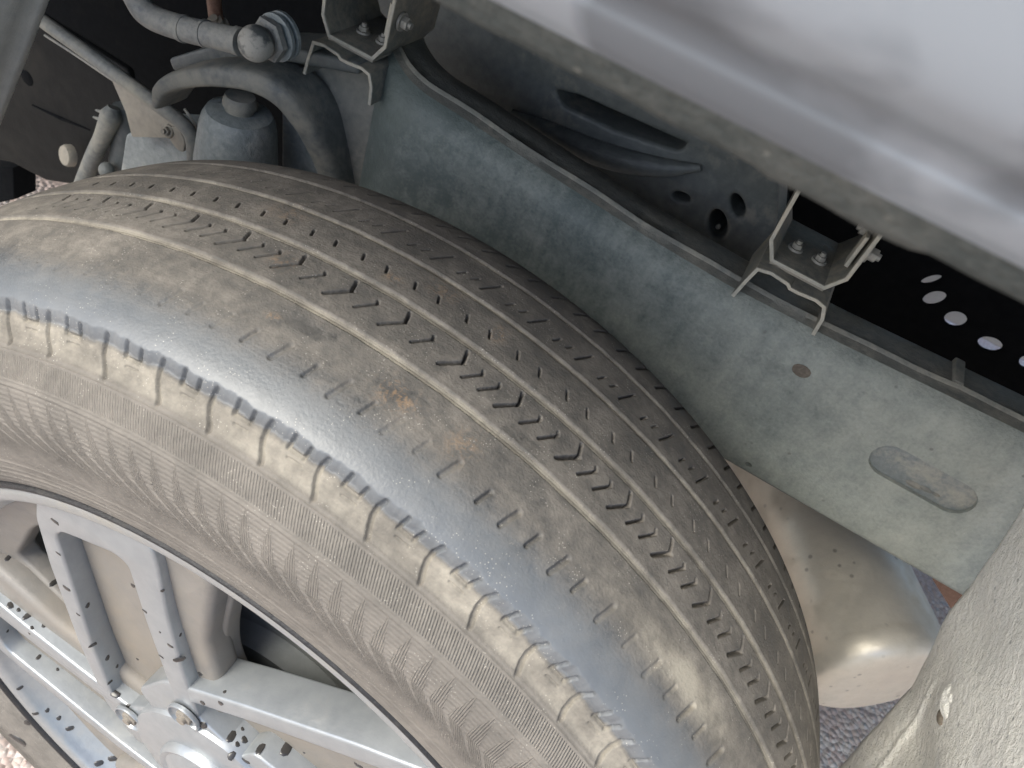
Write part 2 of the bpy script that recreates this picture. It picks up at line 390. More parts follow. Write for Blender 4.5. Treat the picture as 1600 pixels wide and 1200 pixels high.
def stadium(px, py, L, Rr, y0, y1):
    c = at(px, py, .18)[[0, 2]]; o_ = []
    for t in np.linspace(-90, 90, 12): o_.append((c[0]+L/2+Rr*math.cos(R_(t)), c[1]+Rr*math.sin(R_(t))))
    for t in np.linspace(90, 270, 12): o_.append((c[0]-L/2+Rr*math.cos(R_(t)), c[1]+Rr*math.sin(R_(t))))
    return np.array(o_), c
st_o, st_c = stadium(1441, 750, .046, .0135, 0, 0)
hole_c = at(1170, 724, .18)
cut1 = link('cutter', plate('cutter', st_o, [], .170, .190, .0005))
cut2 = link('cutter', plate('cutter', [(hole_c[0]+.0028*math.cos(t), hole_c[2]+.002*math.sin(t)) for t in np.linspace(0, 6.283, 16, endpoint=False)], [], .170, .190, .0002))
cut(ro, [cut1, cut2])
top_sec = np.vstack([top[:-1], [(.1860, .2385), (.2355, .2385), (.2365, .34), (.2365, .3520), (.2330, .3550), (.1935, .3535)]])
def tsweep(x, q):
    q = rsweep(x, q)
    wv = .0011*math.sin(x*60)+.0022*np.interp(x, [.24, .27, .30, .33, .36], [0, .3, 1.8, .4, 0])
    q[1:5, 0] += wv; return q
part('rail_top', sweep_closed('rail_top', top_sec, np.concatenate([np.linspace(-.172, .4, 220), np.linspace(.42, 1.25, 14)]), tsweep), 'rail_top', rail)
# pressed-in oval slot: shallow pan set into the web
so, _ = stadium(1441, 750, .046, .0142, 0, 0)
part('slot_pan', plate('slot_pan', so, [], .1839, .1880, .0004), 'slot', rail)
for (qx, qy, qr) in ((1428, 757, .0042), (1446, 764, .0034), (1462, 772, .0022)):
    part('mud_lump', lathe('mud_lump', [(0, qr), (.0008, qr*.8), (.0014, qr*.3)], (at(qx, qy, .184)[0], .1838, at(qx, qy, .184)[2]), (0, -1, 0), 7, squash=(1.5, .6)), 'rail_top', rail)
rs = at(1252, 580, .18)
part('mud_spot', lathe('mud_spot', [(0, .0058), (.0006, .0050), (.0009, .002)], (rs[0], .1802, rs[2]), (0, -1, 0), 14, squash=(1.15, .85)), 'mudspot', rail)
# raised weld tab on the top flange
tb = at(1497, 590, .215)
part('weld_tab', plate('weld_tab', round_poly([(tb[0]-.004, .3605), (tb[0]+.004, .3605), (tb[0]+.0035, .3665), (tb[0]-.0035, .3665)], .001), [], .207, .236, .0008), 'rail_top', rail)

# ================================================================ BODY MOUNT BRACKETS (two alike)
def make_bracket():
    t = empty('body_mount_bracket', (.172, .20, .36), 'open folded steel mounting bracket bolted on the rail beside the perforated plate', 'bracket', 'body mount brackets on the chassis rail')
    U = np.array([(.1475, .470), (.1475, .4330), (.1490, .3985), (.1560, .3865), (.1930, .3865), (.2010, .3985), (.2020, .4400), (.2020, .470)])
    part('bracket_shell', strip('bracket_shell', U, .0022, .196, .262), 'bracket', t)
    part('front_edge', strip('front_edge', U, .0026, .1945, .1962, .0004), 'bracket_edge', t)
    H = np.array([(.1465, .3560), (.1487, .3700), (.1510, .3815), (.1600, .3835), (.1720, .3822), (.1745, .3802), (.1800, .3802), (.1920, .3815), (.1985, .3800), (.2020, .3720), (.2030, .3590)])
    part('hat_foot', strip('hat_foot', H, .0020, .1855, .250), 'bracket', t)
    part('foot_edge', strip('foot_edge', H, .0024, .1842, .1858, .0004), 'bracket_edge', t)
    part('spacer', plate('spacer', round_poly([(.1555, .3835), (.1935, .3835), (.1935, .3853), (.1555, .3853)], .0005), [], .1950, .255, .0004), 'tan', t)
    for (x, y) in ((.1665, .222), (.1835, .222)):
        part('bolt', hexbolt('bolt', (x, y, .3876), (0, 0, 1), .0036, .0035), 'bolt', t)
    part('clamp_plate', plate('clamp_plate', [(.1955, .403), (.1980, .403), (.1985, .426), (.1960, .426)], [], .2000, .2120, .0005), 'bracket_edge', t)
    for (y, z) in ((.221, .4210), (.219, .4375)):
        part('bolt', hexbolt('bolt', (.2000, y, z), (-1, 0, 0), .0042, .0055), 'bolt', t)
    part('nut', hexbolt('nut', (.2032, .207, .4150), (1, 0, 0), .0046, .0050), 'bolt', t)
    return t
br = make_bracket()
def copy_tree(o, off, label):
    c = o.copy(); scn.collection.objects.link(c); c.location = o.location+Vector(off); c['label'] = label
    for ch in o.children:
        d = ch.copy(); scn.collection.objects.link(d); d.parent = c
        d.matrix_parent_inverse = ch.matrix_parent_inverse.copy()
    return c
br2 = copy_tree(br, (-.3445, 0, -.0065), 'open folded steel mounting bracket on the rail beside the domed pipe joint')

# ================================================================ DARK UNDERBODY BEHIND THE RAIL
blocker = empty('fuel_tank', (-.3, .8, 0), 'black fuel tank in deep shade behind the chassis rail', 'fuel tank')
part('tank_shell', plate('tank_shell', round_poly([(-2.0, -.26), (.10, -.10), (.20, .58), (-2.0, .58)], .05, 6), [], .62, 1.20, .03, 4), 'black', blocker)  # made-up block, added as a dark background behind the rail
arm = empty('crossmember', (.0, .38, .30), 'dark pressed-steel crossmember with long slot and holes behind the rail', 'crossmember')
ya = .33
arm_out = smooth_loop(pts([(560, -40), (850, 60), (1010, 150), (1190, 245), (1215, 330), (1190, 430), (1130, 410), (1040, 345), (960, 297), (880, 262), (800, 200), (680, 110)], ya), 6)
slot = round_poly(pts([(866, 140), (905, 150), (1075, 226), (1060, 236), (960, 203), (880, 165)], ya), .004, 4)
arm_holes = [slot, ell(1064, 308, 14, 6, 20, ya), ell(1121, 350, 14, 22, -12, ya), ell(1152, 322, 10, 19, -20, ya)]
part('pressing', plate('pressing', arm_out, arm_holes, ya, ya+.045, .004, 3, 50), 'under', arm)
rib = smooth_line(np.array([at(*p, ya-.004) for p in [(800, 175), (850, 200), (905, 228), (970, 250), (1040, 262), (1095, 262)]]), 8)
part('rib', tube('rib', rib, .0105*np.sin(np.linspace(.25, 2.9, len(rib))), 14), 'under', arm)
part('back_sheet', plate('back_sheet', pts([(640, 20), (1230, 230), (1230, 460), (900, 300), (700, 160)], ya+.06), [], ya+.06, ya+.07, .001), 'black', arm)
bp = at(1120, 357, ya-.001)
part('bolt_tip', lathe('bolt_tip', [(0, .0022), (.002, .0021), (.003, .001)], (bp[0], ya+.012, bp[2]-.004), (0, -1, 0), 12), 'bolt', arm)
pp = empty('perforated_plate', tuple(at(1480, 480, .5)), 'black perforated plate with a row of oval holes behind the rail', 'plate')
yp = .50
pout = pts([(1225, 250), (1400, 300), (1800, 480), (1800, 760), (1560, 660), (1240, 470)], yp)
pholes = [ell(1455, 437, 17, 5.5, -16, yp), ell(1460, 466, 19, 10, -14, yp), ell(1493, 499, 18, 12, 4, yp), ell(1547, 538, 20, 11, 14, yp), ell(1604, 566, 12, 10, 0, yp)]
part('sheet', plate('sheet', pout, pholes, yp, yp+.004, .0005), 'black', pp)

ss = empty('side_step', (.5, 1.27, -.05), 'grey side step beam on the far side seen through the oval holes', 'step')
part('beam', plate('beam', [(-1.2, -.074), (2.2, -.088), (2.2, .16), (-1.2, .16)], [], 1.24, 1.30, .01, 3), 'pale_step', ss)  # made-up beam, added so the oval holes show grey instead of bright ground
# ================================================================ MUFFLER
muf = empty('muffler', (.40, .40, -.08), 'bare steel muffler with water-spotted rounded end below the rail', 'muffler')
ax = np.array([.56, -.83, -.03]); ax /= np.linalg.norm(ax); e0 = np.array([.466, .256, .018])
L = .34; rr = .072
part('shell', lathe('shell', [(-L, rr*.6), (-L+.01, rr*.9), (-L+.03, rr), (-.036, rr)], e0, ax, 96, 30), 'muffler', muf)
part('end_cap', lathe('end_cap', [(-.036, rr*1.008), (-.031, rr*1.008), (-.027, rr*.998), (-.022, rr*.985), (-.017, rr*.955), (-.0135, rr*.91), (-.011, rr*.84), (-.0095, rr*.7), (-.0085, rr*.4), (-.008, rr*.05)], e0, ax, 96, 50), 'muffler', muf)
hg = empty('exhaust_hanger', tuple(at(1490, 925, .27)), 'rusty brown hanger strap behind the mud-caked liner edge', 'hanger')
part('strap', plate('strap', round_poly(pts([(1455, 903), (1478, 895), (1530, 935), (1500, 975)], .27), .003), [], .27, .285, .001), 'rust', hg)

# ================================================================ WHEEL-ARCH LINERS
lin = empty('wheel_arch_liner', (.43, .05, -.2), 'pale mud-caked wheel arch liner panel with clip behind the tyre', 'liner')
edge_px = [(1625, 752), (1600, 790), (1565, 842), (1533, 893), (1511, 922), (1489, 950), (1468, 985), (1452, 1020), (1432, 1058), (1410, 1088), (1389, 1113), (1350, 1156), (1310, 1200)]
EL = np.array([at(*p, .15) for p in edge_px])
EL = np.vstack([[(.335, .15, .43)], EL, [(.436, .15, -.02)], [(.445, .15, -.12)], [(.455, .15, -.22)]])
es = smooth_line(EL, 14); nv = 150
P = np.zeros((len(es), nv, 3)); tt = np.linspace(0, 1, nv)
s_y = .15-.27*tt
jit = np.array([math.sin(i*.9)*.4+math.sin(i*.37)*.6 for i in range(len(es))])
for i, p in enumerate(es):
    y = s_y+jit[i]*.0007*np.exp(-tt*30)
    x = p[0]+.003*np.exp(-(tt/.02)**2)-.003+ .012*tt
    # rounded inner bead, then a raised ridge (mud line) and gentle waves
    ridge = .0018*np.exp(-((s_y-(.098+.012*math.sin(p[2]*9)))/.0022)**2)*np.clip((.24-p[2])/.05, 0, 1)
    step = -.0045/(1+np.exp((s_y-.112)/.004))*np.clip((.26-p[2])/.08, 0, 1)
    x = x-ridge-step+.0005*np.sin(y*90+p[2]*40)+.0004*np.sin(p[2]*120+y*50)
    P[i, :, 0] = x; P[i, :, 1] = y; P[i, :, 2] = p[2]+.03*tt*0
lm, _ = grid_mesh('liner_skin', P)
lo = part('liner_skin', lm, 'liner', lin); so_ = lo.modifiers.new('thick', 'SOLIDIFY'); so_.thickness = .005; so_.offset = 1 if False else -1
cl = at(1512, 1105, .075); clx = float(np.interp(cl[2], es[::-1, 2], es[::-1, 0]))+.006
part('clip', lathe('clip', [(-.006, .0140), (.000, .0135), (.0020, .0115), (.0028, .008), (.0030, .001)], (clx-.001, cl[1], cl[2]), (-1, -.25, .2), 28), 'liner', lin)
part('clip_pin', lathe('clip_pin', [(0, .003), (.0015, .0028), (.002, .0015)], (clx-.0040, cl[1]-.0008, cl[2]+.0006), (-1, -.25, .2), 14), 'liner', lin)
part('mud_chip', lathe('mud_chip', [(0, .0055), (.0012, .0045), (.002, .002)], tuple(np.array([clx+.0005, cl[1]-.002, cl[2]-.017])), (-1, 0, .1), 9, squash=(1.2, .7)), 'mudspot', lin)
lf = empty('wheel_arch_liner', (-.42, .1, .1), 'plain grey wheel arch liner edge beside the long curved rod', 'liner')
E2 = np.array([at(*p, .11) for p in [(95, -70), (72, 0), (55, 45), (36, 95), (18, 140), (2, 180), (-30, 260), (-60, 330)]])
e2 = smooth_line(E2, 8); P = np.zeros((len(e2), 40, 3)); t2 = np.linspace(0, 1, 40)
for i, p in enumerate(e2):
    P[i, :, 0] = p[0]-.012*np.exp(-(t2/.05)**2)*0-.01*t2; P[i, :, 1] = .11-.22*t2; P[i, :, 2] = p[2]+.006*np.sin(np.clip(t2/.12, 0, 1)*math.pi)
lm2, _ = grid_mesh('liner_skin', P)
lo2 = part('liner_skin', lm2, 'liner_grey', lf); md = lo2.modifiers.new('thick', 'SOLIDIFY'); md.thickness = .006; md.offset = 0

# ================================================================ SUSPENSION TOWER, BUMP STOP, PIPE (upper left)
tw = empty('suspension_tower', tuple(at(400, 120, .17)), 'arched steel suspension tower over the bump stop at the rail end', 'suspension tower')
yh = .155
def band_sweep(name, P, ht, hw, n=24):
    P = np.asarray(P, float); T_ = np.gradient(P, axis=0); v = []
    for i in range(len(P)):
        t = T_[i]/np.linalg.norm(T_[i]); nz = np.array([-t[2], 0, t[0]]); nz /= np.linalg.norm(nz); w_ = np.cross(t, nz)
        for k in range(n):
            a = 2*math.pi*k/n; c, q = math.cos(a), math.sin(a)
            v.append(P[i]+nz*ht[i]*np.sign(c)*abs(c)**.5+w_*hw[i]*np.sign(q)*abs(q)**.5)
    K = len(P)
    f = [(i*n+k, i*n+(k+1) % n, (i+1)*n+(k+1) % n, (i+1)*n+k) for i in range(K-1) for k in range(n)]
    return pyd(name, v, f+[tuple(range(n))[::-1], tuple((K-1)*n+k for k in range(n))], 50)
hp_ = smooth_line(np.array([at(266, 158, .174), at(276, 132, .174), at(300, 118, .174), at(350, 111, .175), at(410, 116, .177), at(455, 136, .182), at(490, 172, .192), at(515, 215, .202), at(534, 262, .210), at(556, 340, .218)]), 10)
kk = np.linspace(0, 1, len(hp_))
part('hoop', band_sweep('hoop', hp_, np.interp(kk, [0, .08, .3, .6, 1], [.0030, .0060, .0078, .0105, .0125]), np.interp(kk, [0, .1, 1], [.018, .021, .021])), 'hoop', tw)
part('rear_panel', plate('rear_panel', pts([(440, 100), (600, 120), (640, 330), (440, 330)], .215), [], .215, .223, .002), 'bump', tw)
gus0 = pts([(470, 100), (560, 118), (575, 190), (590, 250), (610, 340), (552, 340), (530, 285), (508, 235), (488, 195), (470, 160)], .172)
gus = smooth_loop(pts([(385, 104), (440, 92), (520, 96), (600, 120), (640, 170), (640, 340), (550, 340), (536, 280), (520, 225), (490, 165), (445, 124)], .208), 5)
part('gusset', plate('gusset', gus, [], .208, .232, .006, 3, 60), 'rail_top', tw)
part('upper_flange', plate('upper_flange', round_poly(pts([(262, 92), (330, 72), (470, 78), (560, 98), (560, 118), (440, 96), (330, 98), (270, 112)], .185), .003), [], .185, .24, .003, 3), 'under', tw)
bs = empty('bump_stop', tuple(at(375, 250, .175)), 'bluish grey conical bump stop under the arched tower', 'bump stop')
bc = (at(318, 200, .178)+at(430, 200, .178))/2; zt = at(372, 163, .178)[2]; rb = np.linalg.norm(at(318, 200, .178)-at(430, 200, .178))/2*.82
part('cup', lathe('cup', [(-.12, rb*1.12), (-.045, rb*1.06), (-.012, rb*.95), (-.006, rb*.9), (0, rb*.80), (.002, rb*.6)], (bc[0], .178, zt-.006), (0, 0, 1), 40, 40), 'bump', bs)
part('cap', lathe('cap', [(-.002, rb*.36), (.003, rb*.36), (.004, rb*.42), (.007, rb*.42), (.012, rb*.36)], (bc[0], .178, zt-.004), (0, 0, 1), 32), 'hoop', bs)
pj = empty('breather_pipe', tuple(at(400, 75, .13)), 'grey pipe ending in a domed ball joint with washers above the tower', 'pipe')
yq = .128
pl = smooth_line(np.array([at(190, -60, yq), at(212, -5, yq), at(235, 25, yq), at(288, 45, yq), at(340, 57, yq), at(378, 66, yq)]), 10)
rp = np.linalg.norm(at(330, 38, yq)-at(322, 72, yq))/2
part('pipe', tube('pipe', pl, rp, 24), 'pipe', pj)
for a, b_ in (((284, 44), (290, 46)), ((319, 52), (323, 53)), ((368, 63), (378, 66))):
    part('collar', tube('collar', np.linspace(at(*a, yq), at(*b_, yq), 3), rp*1.07, 24), 'pipe', pj)
bcn = at(400, 68, yq); rbl = np.linalg.norm(at(400, 40, yq)-at(400, 96, yq))/2
adir = at(437, 42, yq+.022)-at(402, 68, yq); adir = np.array([.12, .98, .06]); adir /= np.linalg.norm(adir)
ballp = [(-rbl*math.cos(t), rbl*math.sin(t)) for t in np.linspace(.02, 2.2, 18)]
part('dome', lathe('dome', ballp, bcn, adir, 36, 60), 'ball', pj)
wc = bcn+adir*rbl*.75
part('hex_flange', lathe('hex_flange', [(0, rbl*1.05), (.001, rbl*1.25), (.005, rbl*1.25), (.006, rbl*1.0)], wc, adir, 6, 20), 'pipe', pj)
for k in (0, 1):
    part('washer', lathe('washer', [(0, rbl*1.2), (.0006, rbl*1.34), (.0030, rbl*1.34), (.0036, rbl*1.2)], wc+adir*(.0075+.0055*k), adir, 36, 30), 'bump', pj)
part('shank', lathe('shank', [(0, rbl*.7), (.014, rbl*.7)], wc+adir*.006, adir, 24), 'under', pj)
st = empty('stud', tuple(at(338, 40, .19)), 'rusty brown stud standing behind the grey pipe', 'stud')
part('stud_rod', tube('stud_rod', np.array([at(330, -40, .19), at(334, 0, .19), at(338, 34, .19)]), .0052, 16), 'rust', st)
part('stud_nut', hexbolt('stud_nut', tuple(at(340, 42, .188)), (0, -.5, .8), .0062, .006), 'tan', st)
# long curved rod and its plate
rd = empty('curved_rod', tuple(at(290, 235, .20)), 'long grey rod curving down to a clip end beside the bump stop', 'rod')
rl = smooth_line(np.array([at(20, -5, .215), at(70, 35, .212), at(130, 78, .208), at(190, 122, .204), at(250, 166, .20), at(284, 192, .198), at(300, 215, .197), at(304, 250, .197)]), 10)
part('rod_bar', tube('rod_bar', rl, .0062, 20), 'hoop', rd)
part('edge_strip', tube('edge_strip', smooth_line(np.array([at(70, 55, .226), at(115, 84, .224), at(180, 128, .222)]), 6), .0012, 8), 'pipe', rd)
part('mount_plate', plate('mount_plate', round_poly(pts([(172, 120), (215, 150), (292, 205), (276, 216), (206, 214), (196, 175)], .216), .002), [], .216, .219, .0006), 'tan', rd)
part('lug', plate('lug', round_poly(pts([(262, 198), (280, 196), (292, 220), (289, 238), (278, 232), (268, 218)], .205), .003), [], .203, .207, .0008), 'tan', rd)
part('lug_bolt', hexbolt('lug_bolt', tuple(at(263, 205, .203)), (0, -1, .3), .0042, .004), 'tan', rd)
part('thin_wire', tube('thin_wire', smooth_line(np.array([at(288, 170, .206), at(305, 195, .206), at(318, 225, .206), at(322, 250, .206)]), 6), .0011, 8), 'bracket_edge', rd)
ab = empty('axle_bracket', tuple(at(250, 240, .235)), 'grey axle bracket block below the tan plate', 'bracket')
part('block', plate('block', round_poly(pts([(196, 208), (300, 216), (320, 310), (180, 320)], .232), .006), [], .232, .30, .003, 3), 'bump', ab)
dp = empty('skid_plate', tuple(at(80, 200, .33)), 'large dark grey flat plate behind the curved rod', 'plate')
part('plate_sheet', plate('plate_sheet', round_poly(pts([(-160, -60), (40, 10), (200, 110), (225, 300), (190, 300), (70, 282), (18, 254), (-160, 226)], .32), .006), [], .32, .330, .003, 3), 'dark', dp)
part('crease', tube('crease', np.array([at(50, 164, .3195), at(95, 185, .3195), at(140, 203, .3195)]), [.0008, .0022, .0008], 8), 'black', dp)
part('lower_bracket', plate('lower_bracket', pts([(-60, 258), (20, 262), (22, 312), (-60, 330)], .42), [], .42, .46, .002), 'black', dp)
hp = at(42, 122, .3195)
part('hole_plug', lathe('hole_plug', [(0, .009), (.0006, .008)], (hp[0], .3198, hp[2]), (0, -1, 0), 20), 'black', dp)
lk = empty('drop_link', tuple(at(130, 285, .26)), 'grey knuckle-ended drop link in front of the dark plate', 'link')
ll = smooth_line(np.array([at(178, 168, .262), at(172, 185, .258), at(160, 215, .255), at(146, 245, .255), at(128, 290, .255), at(118, 320, .255)]), 8)
part('link_bar', tube('link_bar', ll, np.interp(np.linspace(0, 1, len(ll)), [0, .15, .4, 1], [.006, .0105, .0085, .0085]), 18), 'hoop', lk)
part('bushing', tube('bushing', np.array([at(192, 165, .275), at(196, 200, .275), at(190, 300, .275)]), [.010, .014, .015], 20), 'under', lk)
for p in ((150, 172), (146, 183)):
    part('ridge', tube('ridge', np.array([at(*p, .255), at(p[0]+14, p[1]+5, .252), at(p[0]+20, p[1]+12, .254)]), [.001, .0024, .001], 8), 'hoop', lk)
pc = at(112, 243, .30)
part('end_cap', lathe('end_cap', [(0, .0125), (.006, .0125), (.009, .011), (.010, .006)], pc, (-.25, -.9, .2), 28), 'tan', lk)
pb = at(167, 266, .25)
part('link_ball', lathe('link_ball', [(-.008*math.cos(t), .0085*math.sin(t)) for t in np.linspace(.05, 3.09, 12)], pb, (0, -1, .3), 20, 60), 'hoop', lk)

# ================================================================ WHEEL
wheel = empty('wheel', (0, 0, -.385), 'worn dusty road tyre on a silver five-spoke alloy wheel', 'wheel')
CP = np.array([(.2566, -.115), (.262, -.121), (.275, -.1255), (.300, -.1300), (.320, -.1300), (.341, -.1255), (.352, -.117), (.363, -.111), (.372, -.105), (.379, -.092), (.384, -.075), (.388, -.0536), (.3895, -.021), (.3875, .0118), (.3828, .0458), (.3780, .0660), (.3700, .0800), (.359, .0900), (.340, .0990), (.31, .1030), (.27, .095)])
prof = smooth_line(CP, 60); sl = np.concatenate([[0], np.cumsum(np.hypot(*np.diff(prof, axis=0).T))])
sg = sl[::60]                                   # arc length at the control points
S = np.concatenate([np.arange(.0, .100, .0006), np.arange(.100, .322, .0005), np.arange(.322, sl[-1], .003)]); pr_ = np.interp(S, sl, prof[:, 0]); py_ = np.interp(S, sl, prof[:, 1])
TH = R_(1)*np.concatenate([np.arange(27, 127, np.degrees(.0005/.388)), np.arange(127, 387, 2.)])
nr = np.gradient(py_); ny = -np.gradient(pr_); ln = np.hypot(nr, ny); nr /= ln; ny /= ln
if nr[len(nr)//2] < 0: nr, ny = -nr, -ny
T, SS = np.meshgrid(np.degrees(TH), S, indexing='ij')
H = np.zeros_like(T); dust = np.zeros_like(T); rad = np.zeros_like(T); circ = np.zeros_like(T); band = np.zeros_like(T); pale = np.zeros_like(T); rust = np.zeros_like(T)
DEG = R_(1)*.385
def sstep(x, a, b_):
    t = np.clip((x-a)/(b_-a), 0, 1); return t*t*(3-2*t)
def seg(a, b_, wd, dep, soft=.00022):
    """recess along a segment (theta deg, s m)"""
    t0, t1 = min(a[0], b_[0])-.6, max(a[0], b_[0])+.6; s0, s1 = min(a[1], b_[1])-.003, max(a[1], b_[1])+.003
    i0, i1 = np.searchsorted(np.degrees(TH), [t0, t1]); j0, j1 = np.searchsorted(S, [s0, s1])
    if i1 <= i0+1 or j1 <= j0+1: return
    X = T[i0:i1, j0:j1]*DEG; Yv = SS[i0:i1, j0:j1]
    A = np.array([a[0]*DEG, a[1]]); B = np.array([b_[0]*DEG, b_[1]]); d = B-A
    q = np.clip(((X-A[0])*d[0]+(Yv-A[1])*d[1])/(d@d+1e-12), 0, 1)
    dist = np.hypot(X-A[0]-q*d[0], Yv-A[1]-q*d[1])
    k = 1-sstep(dist, wd/2-soft, wd/2+soft)
    H[i0:i1, j0:j1] = np.minimum(H[i0:i1, j0:j1], H[i0:i1, j0:j1]*0+base[i0:i1, j0:j1]-dep*k)
# large-scale wear: slow random height variation
def wob(freqs, amp): return sum(amp*math.cos(p)*np.sin(T*f_+p) for f_, p in freqs)
G = [sg[11], sg[12], sg[13], sg[14]]
GW = [.0044, .0046, .0040, .0034]
base = np.zeros_like(T)
edge_wave = .0003*np.sin(T*2*math.pi/4.6*2)+.0004*np.sin(T*.9)+.0002*np.sin(T*7.7)+.0001*np.sin(T*17.1)
# shoulder edge: worn smooth band ends in a ragged step
SH = sg[8]
saw = ((T-89.5)/2.3) % 1
shl = SH+.0006*np.sin(T*1.3)+.0014*np.abs(saw-.5)+.0003*np.sin(T*5.1)+.0001*np.sin(T*13)
base -= .0030*np.clip((shl-SS)/.0060, 0, 1)*sstep(SS, sg[6]-.002, sg[6]+.006)
# ridges on the sidewall
def ridge(s0, wd, h):
    global base
    base = base+h*np.exp(-((SS-s0)/wd)**2)
ridge(sg[6], .0006, .0006); ridge(sg[6]+.0020, .0006, .0005); ridge(sg[5]+.0006, .0006, .0006); ridge(sg[5]-.0018, .0006, .0006)
for s0, h in ((.0320, .0005), (.0258, .0003), (.0215, .0005), (.0165, .0004), (.0120, .0003)): ridge(s0, .0007, h)
# fin pattern on the sidewall
dd = np.interp(S, [.0, .0315, .0431, .0517, .0581, .0654, .0763, .0871, .5], [16, 11, 8, 5.67, 3.67, 1.83, .83, 0, 0])
pit = 2.12
ph = ((T+dd[None, :]-92.5)/pit)
fr = ph % 1
wfin = np.interp(S, [.0, .050, .062, .072, .0868, .5], [1.2, 1.0, .80, .52, 0.0, 0])[None, :]*np.ones_like(T)
inz = ((SS > .036) & (SS < .0868))
infin = inz & (fr < wfin)
base = base+np.where(infin, .00016*np.clip((wfin-fr)*6, 0, 1)*np.clip(fr*12, 0, 1), 0)+np.where(inz, .00022*np.exp(-(np.minimum(fr, 1-fr)/.07)**2), 0)
rad = np.where(infin, 1., 0); circ = np.where(inz & ~infin, 1., 0)
finphase = (T+.62*dd[None, :])*DEG*.9
rad = rad*np.clip((SS-.040)/.012, 0, 1); circ = circ*np.clip((SS-.050)/.008, 0, 1)
band = np.where((SS > sg[5]+.0015) & (SS < sg[6]-.0012), 1., 0)
# grooves
gm_ = np.zeros_like(T)
for g, gw in zip(G, GW):
    e = edge_wave*.3+.00008*np.sin(T*23+g*900)
    k = 1-sstep(np.abs(SS-g+e), gw/2-.0005, gw/2+.0003)
    gm_ = np.maximum(gm_, k)
base = base-.0013*gm_
base = base-.00016*gm_*np.sin(SS*2*math.pi/.0022)
H[:] = base
# chevrons on the second rib
bigs = [119.5, 114.8, 110.3, 105.7, 101.0, 96.2, 91.9, 87.5, 82.7, 78.0, 72.7, 67.9, 63.4, 58.6, 53.9, 49.2, 44.6, 39.9, 35.3]
for i, t0 in enumerate(bigs):
    fade = 1 if t0 > 60 else .75
    seg((t0, .2090), (t0-.28, .2018), .0014, .0050*fade); seg((t0-.28, .2018), (t0+.95, .1918), .0014, .0050*fade)
    if i % 2 == 0: seg((t0-.45, .2018), (t0+.85, .1918), .0012, .0014)
    nx = bigs[i+1] if i+1 < len(bigs) else t0-4.7
    offs = (.5,) if t0 > 84 and t0 < 100 else (.36, .66)
    for o_ in offs:
        tt_ = t0+(nx-t0)*o_
        seg((tt_, .2045), (tt_-.12, .2025), .0011, .0044); seg((tt_-.12, .2025), (tt_+.85, .1935), .0011, .0044)
for k in range(46):                                            # third rib: short sipes
    t0 = 120-k*2.22+.2*math.sin(k*3.1)
    seg((t0-.15, .2255), (t0+.15, .2308), .0009, .0042)
for k in range(24):                                            # fourth rib
    t0 = 121-k*4.45
    seg((t0, .2560), (t0-1.0, .2700), .0008, .0036)
    seg((t0-2.3, .2570), (t0-2.7, .2625), .0008, .0036); seg((t0-3.4, .2590), (t0-3.8, .2640), .0008, .0016)
for k in range(50):                                            # fifth rib: edge notches
    t0 = 122-k*2.28+.1*math.sin(k*2.3)
    seg((t0, .2935), (t0-1.15, .3090), .0013, .0030); seg((t0-1.15, .3090), (t0-1.3, .3200), .0018, .0034)
for k in range(42):                                            # first rib: shallow oblique nicks
    t0 = 121-k*2.25+.25*math.sin(k*5.3); long_ = k % 2
    dpt = (.0008 if t0 > 97 else (.0016 if t0 > 78 else .0024))*random.uniform(.35, 1.2); t0 += random.uniform(-.2, .2)
    seg((t0, .1562+.0015*long_), (t0+.32+.15*long_, .1488-.002*long_*random.random()), .0017+.0006*long_, dpt*.85, .0007)
for k in range(24):                                            # shoulder blocks: bowed grooves, U notches, short bars
    t0 = 112.8-k*4.72 if k else 112.8
    t0 = [112.9, 108.6, 103.1, 98.2, 93.8, 89.4, 85.0, 80.5, 75.9, 71.4, 66.8, 62.2, 57.7, 53.1, 48.5, 44, 39.4, 34.8, 30.2, 25.6, 21, 117.3, 121.8, 126.3][k]
    q = [(t0, .1248), (t0+.22, .1200), (t0+.20, .1150), (t0-.05, .1100), (t0-.45, .1058)]
    for a, b_ in zip(q[:-1], q[1:]): seg(a, b_, .0024, .0020, .0004)
    u0 = t0-2.35
    seg((u0+.55, .1255), (u0+.75, .1178), .0018, .0020, .0004); seg((u0+.75, .1178), (u0-.55, .1178), .0014, .0016, .0004); seg((u0-.55, .1178), (u0-.75, .1245), .0018, .0020, .0004)
    seg((u0+.5, .1140), (u0-.6, .1142), .0011, .0009)
# dust
dust = np.interp(S, [0, .02, sg[5], sg[6], .110, SH-.0085, SH-.0058, SH+.001, .141, .160, sg[11], sg[14], .31, .36], [.74, .72, .68, .68, .78, .78, .10, .02, .06, .46, .54, .58, .48, .25])
dust = np.interp(SS-(shl-SH-.0008)*np.clip((SS-.108)/.01, 0, 1)*np.clip((.16-SS)/.02, 0, 1), S, dust)
vary = np.interp(S, [0, sg[5], sg[6], .108, .115, .5], [.4, .4, .5, 1.0, 1.3, 1.7])[None, :]*np.ones_like(T)
